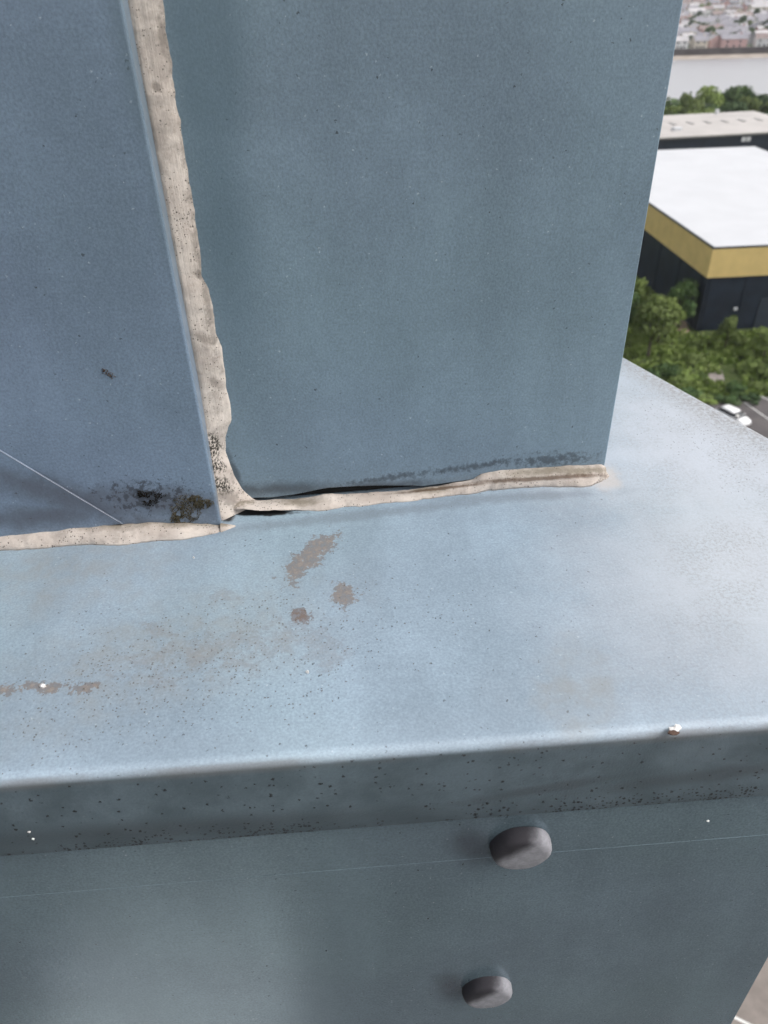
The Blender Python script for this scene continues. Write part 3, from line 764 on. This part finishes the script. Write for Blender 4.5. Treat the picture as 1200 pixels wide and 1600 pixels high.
def shrub(x, y, h, wd, kind, mat, label, group=None):
    e = empty('shrub', Matrix.Translation((x, y, 0)) @ Matrix.Rotation(random.random() * 6.28, 4, 'Z') @ Matrix.Diagonal((wd / 3.2, wd / 3.2, h / 2.0, 1)), label, 'shrub', group)
    add_part('foliage', SHR[kind], LEAF[mat], e); add_part('stem', SHT, M_BARK, e); return e
def at(px, py): return pz(px, py, 0)
# trees by the dark wall
p = at(1060, 512); tree(p.x, p.y, 0, 7.4, 5.6, 0, 1, 'rounded tree against the corner of the dark navy wall')
p = at(1012, 560); tree(p.x, p.y, 0, 8.2, 6.6, 1, 0, 'bushy olive tree at the edge of the blue upstand')
p = at(985, 500); tree(p.x, p.y, 0, 7.0, 4.6, 2, 2, 'light green treetop peeking out beside the blue upstand, below the yellow band')
p = at(1132, 545); tree(p.x, p.y, 0, 5.0, 3.2, 3, 0, 'slender young tree in front of the dark wall, right of the warehouse corner')
p = at(1192, 560); tree(p.x, p.y, 0, 4.6, 4.4, 2, 2, 'leafy small tree at the right edge of the scrub')
for i in range(6):
    x = 18 + i * 4.5 + rd.uniform(-1, 1); tree(x, 103 + rd.uniform(-6, 6), 0, rd.uniform(6, 8.5), rd.uniform(5, 7), i % 4, i % 3, 'tree in the scrub hidden behind the blue upstand', 'scrub trees')
# scrub
spots = [(1040, 590, 2.2, 4.2, 1), (1015, 600, 2.0, 4.0, 1), (1075, 565, 1.7, 3.6, 0), (1105, 545, 1.9, 3.4, 2), (1150, 540, 2.0, 3.6, 0), (1180, 585, 2.2, 4.4, 0), (1160, 560, 1.5, 3.0, 2), (1072, 596, 1.5, 3.4, 2), (1060, 600, 1.3, 3.4, 0), (1150, 612, 1.3, 4.0, 1), (1190, 612, 1.2, 3.6, 0), (1100, 626, .9, 3.2, 2), (1075, 622, 1.4, 3.4, 1), (1135, 628, 1.0, 3.4, 1), (1040, 622, 1.4, 3.8, 2), (1172, 628, 1.0, 3.0, 3), (1200, 540, 2.0, 3.8, 2), (1210, 590, 2.2, 4.2, 1), (1085, 540, 1.2, 2.4, 0), (1000, 625, 1.6, 4, 0), (1205, 575, 1.6, 3, 0)]
for i, (px, py, h, wd, mt) in enumerate(spots):
    p = at(px, py); tone = ('olive', 'deep green', 'fresh green', 'dark green')[mt]
    where = 'beside the blue upstand' if px < 1020 else 'at the right picture edge' if px > 1178 else 'along the car park edge' if py > 605 else 'by the dusty path' if 1085 < px < 1140 and py > 560 else 'at the foot of the dark wall' if py < 552 else 'in the middle of the scrub'
    size = 'large' if wd > 3.9 else 'middling' if wd > 3.3 else 'small'
    shrub(p.x, p.y, h, wd, i % 4, mt, f'{size} ragged {tone} shrub {where}', 'scrub shrubs')
# rough grass and weeds
at0, at1 = at(1113, 590), at(1062, 510)
V = []; Fc = []
rd = random.Random(4)
for k in range(24000):
    x, y = (rd.uniform(26, 66), rd.uniform(87.5, 108.2)) if k < 15000 else (rd.uniform(20, 46.2), rd.uniform(106, 160))
    if mnoise.noise(Vector((x * .3, y * .3, 2))) < -.12 and rd.random() < .8: continue
    if (x - at0.x) ** 2 + (y - at0.y) ** 2 < 1.8 or (x - at1.x) ** 2 + (y - at1.y) ** 2 < 2.5: continue
    if (x - 47.0 - (y - 95) * .25) ** 2 / 1.6 < 1 and 90 < y < 97: continue
    a = rd.random() * 3.14; s_ = rd.uniform(.12, .34); h = rd.uniform(.15, .55); i = len(V)
    c_, s2 = math.cos(a) * s_, math.sin(a) * s_; lx, ly = rd.uniform(-.2, .2), rd.uniform(-.2, .2)
    V += [(x - c_, y - s2, 0), (x + c_, y + s2, 0), (x + c_ * .6 + lx, y + s2 * .6 + ly, h), (x - c_ * .6 + lx, y - s2 * .6 + ly, h)]; Fc.append((i, i + 1, i + 2, i + 3))
o = mesh('grass', V, Fc, LEAF[2]); tag(o, 'rough grass and weeds between the car park and the dark warehouse', 'grass', kind='stuff')
# worn path and bare patch
M_DUST = mat_asphalt('dusty_path', (.20, .175, .165), (.27, .24, .22))
pp = [(1092, 612), (1105, 596), (1108, 585), (1100, 574), (1112, 568), (1128, 580), (1132, 594), (1120, 604), (1112, 614)]
sheet('path', [tuple(at(*q).xy) for q in pp], .03, M_DUST)
pp = [(1047, 522), (1050, 500), (1060, 494), (1072, 503), (1078, 520), (1066, 526)]
sheet('bare_patch', [tuple(at(*q).xy) for q in pp], .03, simple('sandy_soil', (.40, .30, .22), .95, .15, 2))

# wood along the near river bank
rd = random.Random(9)
ORD = ['first', 'second', 'third', 'fourth', 'fifth', 'sixth', 'seventh', 'eighth', 'ninth', 'tenth']
for yy, rn, h0, st in ((276, 'back', 12.2, 6.2), (258, 'middle', 11.2, 6.0), (243, 'front', 9.8, 5.6)):
    lim = yy * .3345; k = 0; seen = 0; x = lim - 17
    while seen < 8:
        x += st * rd.uniform(.8, 1.15); h = h0 + rd.uniform(-1.2, 1.8); mt = rd.choice((0, 0, 1, 1, 2, 3))
        if x < lim: l_, g_ = 'riverside tree hidden behind the blue upstand', 'hidden riverside trees'
        else: l_, g_ = f'{ORD[seen]} tree from the upstand in the {rn} row of the riverside wood', 'riverside wood'; seen += 1
        tree(x, yy + rd.uniform(-3, 3), hill_z(yy) - .3, h + (-hill_z(yy)) * .9, rd.uniform(9, 12.5), k % 4, mt, l_, g_); k += 1

# ================================================================== far town
WALLC = [('white', (.72, .71, .70)), ('cream', (.60, .54, .46)), ('pink', (.55, .36, .34)), ('red brick', (.33, .13, .11)), ('grey', (.42, .41, .42))]
ROOFC = [('grey', (.27, .26, .29)), ('brown', (.26, .205, .195)), ('pale', (.46, .44, .45))]
WM = [simple('render_' + n.replace(' ', '_'), c, .85, .08, .3) for n, c in WALLC]; RMt = [simple('tiles_' + n, c, .8, .12, .3) for n, c in ROOFC]
M_PANE = simple('dark_pane', (.05, .055, .065), .2, .1)
def house_mesh(L, D, h, rf):
    V = [(-L, -D, 0), (L, -D, 0), (L, D, 0), (-L, D, 0), (-L, -D, h), (L, -D, h), (L, D, h), (-L, D, h), (-L, 0, h + rf), (L, 0, h + rf)]
    Fc = [(0, 1, 5, 4), (1, 2, 6, 5), (2, 3, 7, 6), (3, 0, 4, 7), (5, 6, 9), (7, 4, 8)]
    mi = [0] * 6
    e = .35
    b = len(V); V += [(-L - e, -D - e, h - .2), (L + e, -D - e, h - .2), (L + e, 0, h + rf + .12), (-L - e, 0, h + rf + .12), (L + e, D + e, h - .2), (-L - e, D + e, h - .2)]
    Fc += [(b, b + 1, b + 2, b + 3), (b + 3, b + 2, b + 4, b + 5)]; mi += [1, 1]
    def bx(x0, x1, y0, y1, z0, z1, m):
        b = len(V); V.extend([(x0,y0,z0),(x1,y0,z0),(x1,y1,z0),(x0,y1,z0),(x0,y0,z1),(x1,y0,z1),(x1,y1,z1),(x0,y1,z1)])
        for f in ((4,5,6,7),(0,1,5,4),(1,2,6,5),(2,3,7,6),(3,0,4,7)): Fc.append(tuple(b + i for i in f)); mi.append(m)
    bx(L * .5, L * .5 + .9, -.4, .4, h, h + rf + 1.0, 0)
    for x in (-L * .55, L * .45):
        for z in (.9, 3.4):
            if z + 1.2 < h: bx(x - .6, x + .6, -D - .06, -D + .05, z, z + 1.2, 2)
    bx(-.5, .5, -D - .05, -D + .05, 0, 2.0, 2)
    return V, Fc, mi
HM = [house_mesh(4.4, 3.8, 5.2, 2.4), house_mesh(5.6, 4.0, 5.4, 2.6), house_mesh(8.5, 4.0, 5.6, 2.4), house_mesh(4.8, 3.6, 3.2, 2.2)]
HCACHE = {}
rd = random.Random(31)
def house(x, y, s, wc, rc, rz):
    key = (s, wc, rc)
    if key not in HCACHE:
        V, Fc, mi = HM[s]; me = bpy.data.meshes.new('house'); me.from_pydata(V, [], Fc)
        for m in (WM[wc], RMt[rc], M_PANE): me.materials.append(m)
        for p_, i in zip(me.polygons, mi): p_.material_index = i
        HCACHE[key] = me
    o = bpy.data.objects.new('house', HCACHE[key]); COL.objects.link(o)
    o.location = (x, y, hill_z(y) - .2); o.rotation_euler = (0, 0, rz)
    row_ = 'on the waterfront across the river' if y < 640 else ('in the middle of the far town' if y < 820 else 'high up in the far town')
    tag(o, f'{WALLC[wc][0]} house with {ROOFC[rc][0]} roof {row_}', 'house', f'{WALLC[wc][0]} houses with {ROOFC[rc][0]} roofs {row_}')
y = 600.0; cnt = 0
while y < 1320 and cnt < 290:
    x0, x1 = y * .30, y * .48
    x = x0 + rd.uniform(0, 8)
    while x < x1:
        s = rd.choices((0, 1, 2, 3), (4, 3, 2, 2))[0]
        wc = rd.choices((0, 1, 2, 3, 4), (9, 3, 2.0, 1.0 if y < 680 else .4, 1.5))[0]; rc = rd.choices((0, 1, 2), (5, 3, 2))[0]
        if rd.random() < .90:
            house(x, y + rd.uniform(-4, 4), s, wc, rc, rd.choice((0, 0, 0, math.pi / 2, .3, -.25)) + rd.uniform(-.08, .08)); cnt += 1
        x += {0: 11, 1: 14, 2: 20, 3: 12}[s] * rd.uniform(.95, 1.25)
    y += 17 if y < 680 else (24 if y < 820 else 34)
for k in range(46):
    y = rd.choice((rd.uniform(610, 640), rd.uniform(690, 740), rd.uniform(690, 740), rd.uniform(740, 1200)))
    x = rd.uniform(y * .29, y * .48); tree(x, y, hill_z(y), rd.uniform(6, 11), rd.uniform(6, 10), k % 4, rd.choice((1, 1, 3, 0)), 'dark green garden tree among the houses across the river', 'trees in the far town', far=True)

# ================================================================== parked cars
M_CARW = simple('white_car_paint', (.78, .78, .79), .25, .02, 1, .5)
M_CARG = simple('car_glass', (.018, .02, .024), .08, .1, 1, .6)
M_TYRE = simple('tyre_rubber', (.02, .02, .02), .9, .1); M_RIM = simple('rim_metal', (.4, .4, .42), .35, .1)
M_LENS = simple('lamp_lens', (.7, .7, .72), .15, .05); M_RED = simple('red_lens', (.35, .02, .02), .2, .1)
def loftx(name, secs, mat, parent):
    """secs: (x, [(y, z) half outline from the bottom up]); mirrored"""
    V = []; n = None; Fc = []
    for x, half in secs:
        ring = [(x, y, z) for y, z in half] + [(x, -y, z) for y, z in reversed(half)]
        n = len(ring); V += ring
    for i in range(len(secs) - 1):
        for j in range(n): Fc.append((i * n + j, i * n + (j + 1) % n, (i + 1) * n + (j + 1) % n, (i + 1) * n + j))
    Fc.append(tuple(range(n))); Fc.append(tuple(len(V) - n + j for j in range(n)))
    o = mesh(name, V, Fc, mat, parent, smooth=True)
    bm = bmesh.new(); bm.from_mesh(o.data); bmesh.ops.recalc_face_normals(bm, faces=bm.faces[:]); bm.to_mesh(o.data); bm.free(); return o
def car(loc, rz, label, van=False):
    e = empty('parked_car', Matrix.Translation(loc) @ Matrix.Rotation(rz, 4, 'Z'), label, 'car')
    def half(w_, zt, zb_=.25): return [(w_ * .85, zb_), (w_, zb_ + .18), (w_, zt - .14), (w_ * .93, zt), (w_ * .5, zt + .03)]
    loftx('body', [(-2.1, half(.70, .78)), (-1.95, half(.84, .90)), (-1.2, half(.88, .96)), (.8, half(.88, .95)), (1.5, half(.86, .86)), (1.95, half(.80, .74)), (2.12, half(.66, .62))], M_CARW, e)
    hr = 1.75 if van else 1.42
    def cab(w_, w2_, z1): return [(w_, .90), (w_ * .98, .98), (w2_, z1 - .06), (w2_ * .9, z1)]
    loftx('window_band', [(-1.85, cab(.76, .74, .98)), (-1.45, cab(.80, .66, hr - .06)), (-.2, cab(.82, .68, hr)), (.35, cab(.81, .67, hr - .04)), (1.15, cab(.78, .74, .97))], M_CARG, e)
    loftx('roof', [(-1.46, [(.62, hr - .08), (.60, hr - .01), (.3, hr + .02)]), (-1.2, [(.67, hr - .06), (.64, hr + .015), (.3, hr + .04)]), (-.2, [(.69, hr - .05), (.66, hr + .03), (.3, hr + .06)]), (.3, [(.67, hr - .09), (.64, hr), (.3, hr + .03)]), (.42, [(.62, hr - .12), (.6, hr - .06), (.3, hr - .04)])], M_CARW, e)
    for x in (-1.3, 1.32):
        for s_ in (-1, 1):
            bm = bmesh.new(); bmesh.ops.create_cone(bm, cap_ends=True, segments=20, radius1=.32, radius2=.32, depth=.2, matrix=Matrix.Rotation(math.pi / 2, 4, 'X'))
            wh = from_bm('wheel', bm, M_TYRE, e); wh.location = (x, s_ * .80, .32)
            bm = bmesh.new(); bmesh.ops.create_cone(bm, cap_ends=True, segments=14, radius1=.20, radius2=.17, depth=.03, matrix=Matrix.Translation((0, s_ * .115, 0)) @ Matrix.Rotation(math.pi / 2 * -s_, 4, 'X'))
            from_bm('rim', bm, M_RIM, wh)
    for s_ in (-1, 1):
        boxo('headlight', M_LENS, e, 1.93, 2.06, s_ * .58 - .14, s_ * .58 + .14, .60, .72, bev=.03)
        boxo('tail_light', M_RED, e, -2.08, -1.96, s_ * .62 - .1, s_ * .62 + .1, .66, .82, bev=.03)
        boxo('wing_mirror', M_CARW, e, .72, .86, s_ * .95 - .1, s_ * .95 + .1, .92, 1.05, bev=.03)
    return e
cf, cb = pz(1176, 662, .9), pz(1117, 633, .9); dv = cf - cb; cm = (cf + cb) / 2
car((cm.x, cm.y, .02), math.atan2(dv.y, dv.x), 'white hatchback parked beside the white line, half hidden by the coping edge')

# ================================================================== haze in the river valley air
bm = bmesh.new(); box(bm, -1500, 2600, -600, 2700, -12, 90)
me = bpy.data.meshes.new('haze'); bm.to_mesh(me); bm.free()
hz = bpy.data.objects.new('haze', me); COL.objects.link(hz); hz['kind'] = 'stuff'; tag(hz, 'thin pale haze over the river and town')
mh = bpy.data.materials.new('haze_air'); mh.use_nodes = True
nt = mh.node_tree; nt.nodes.remove(nt.nodes['Principled BSDF'])
pv = nt.nodes.new('ShaderNodeVolumePrincipled'); pv.inputs['Color'].default_value = (.90, .92, .97, 1); pv.inputs['Density'].default_value = .00013; pv.inputs['Anisotropy'].default_value = 0.2
nt.links.new(pv.outputs[0], nt.nodes['Material Output'].inputs['Volume']); me.materials.append(mh)
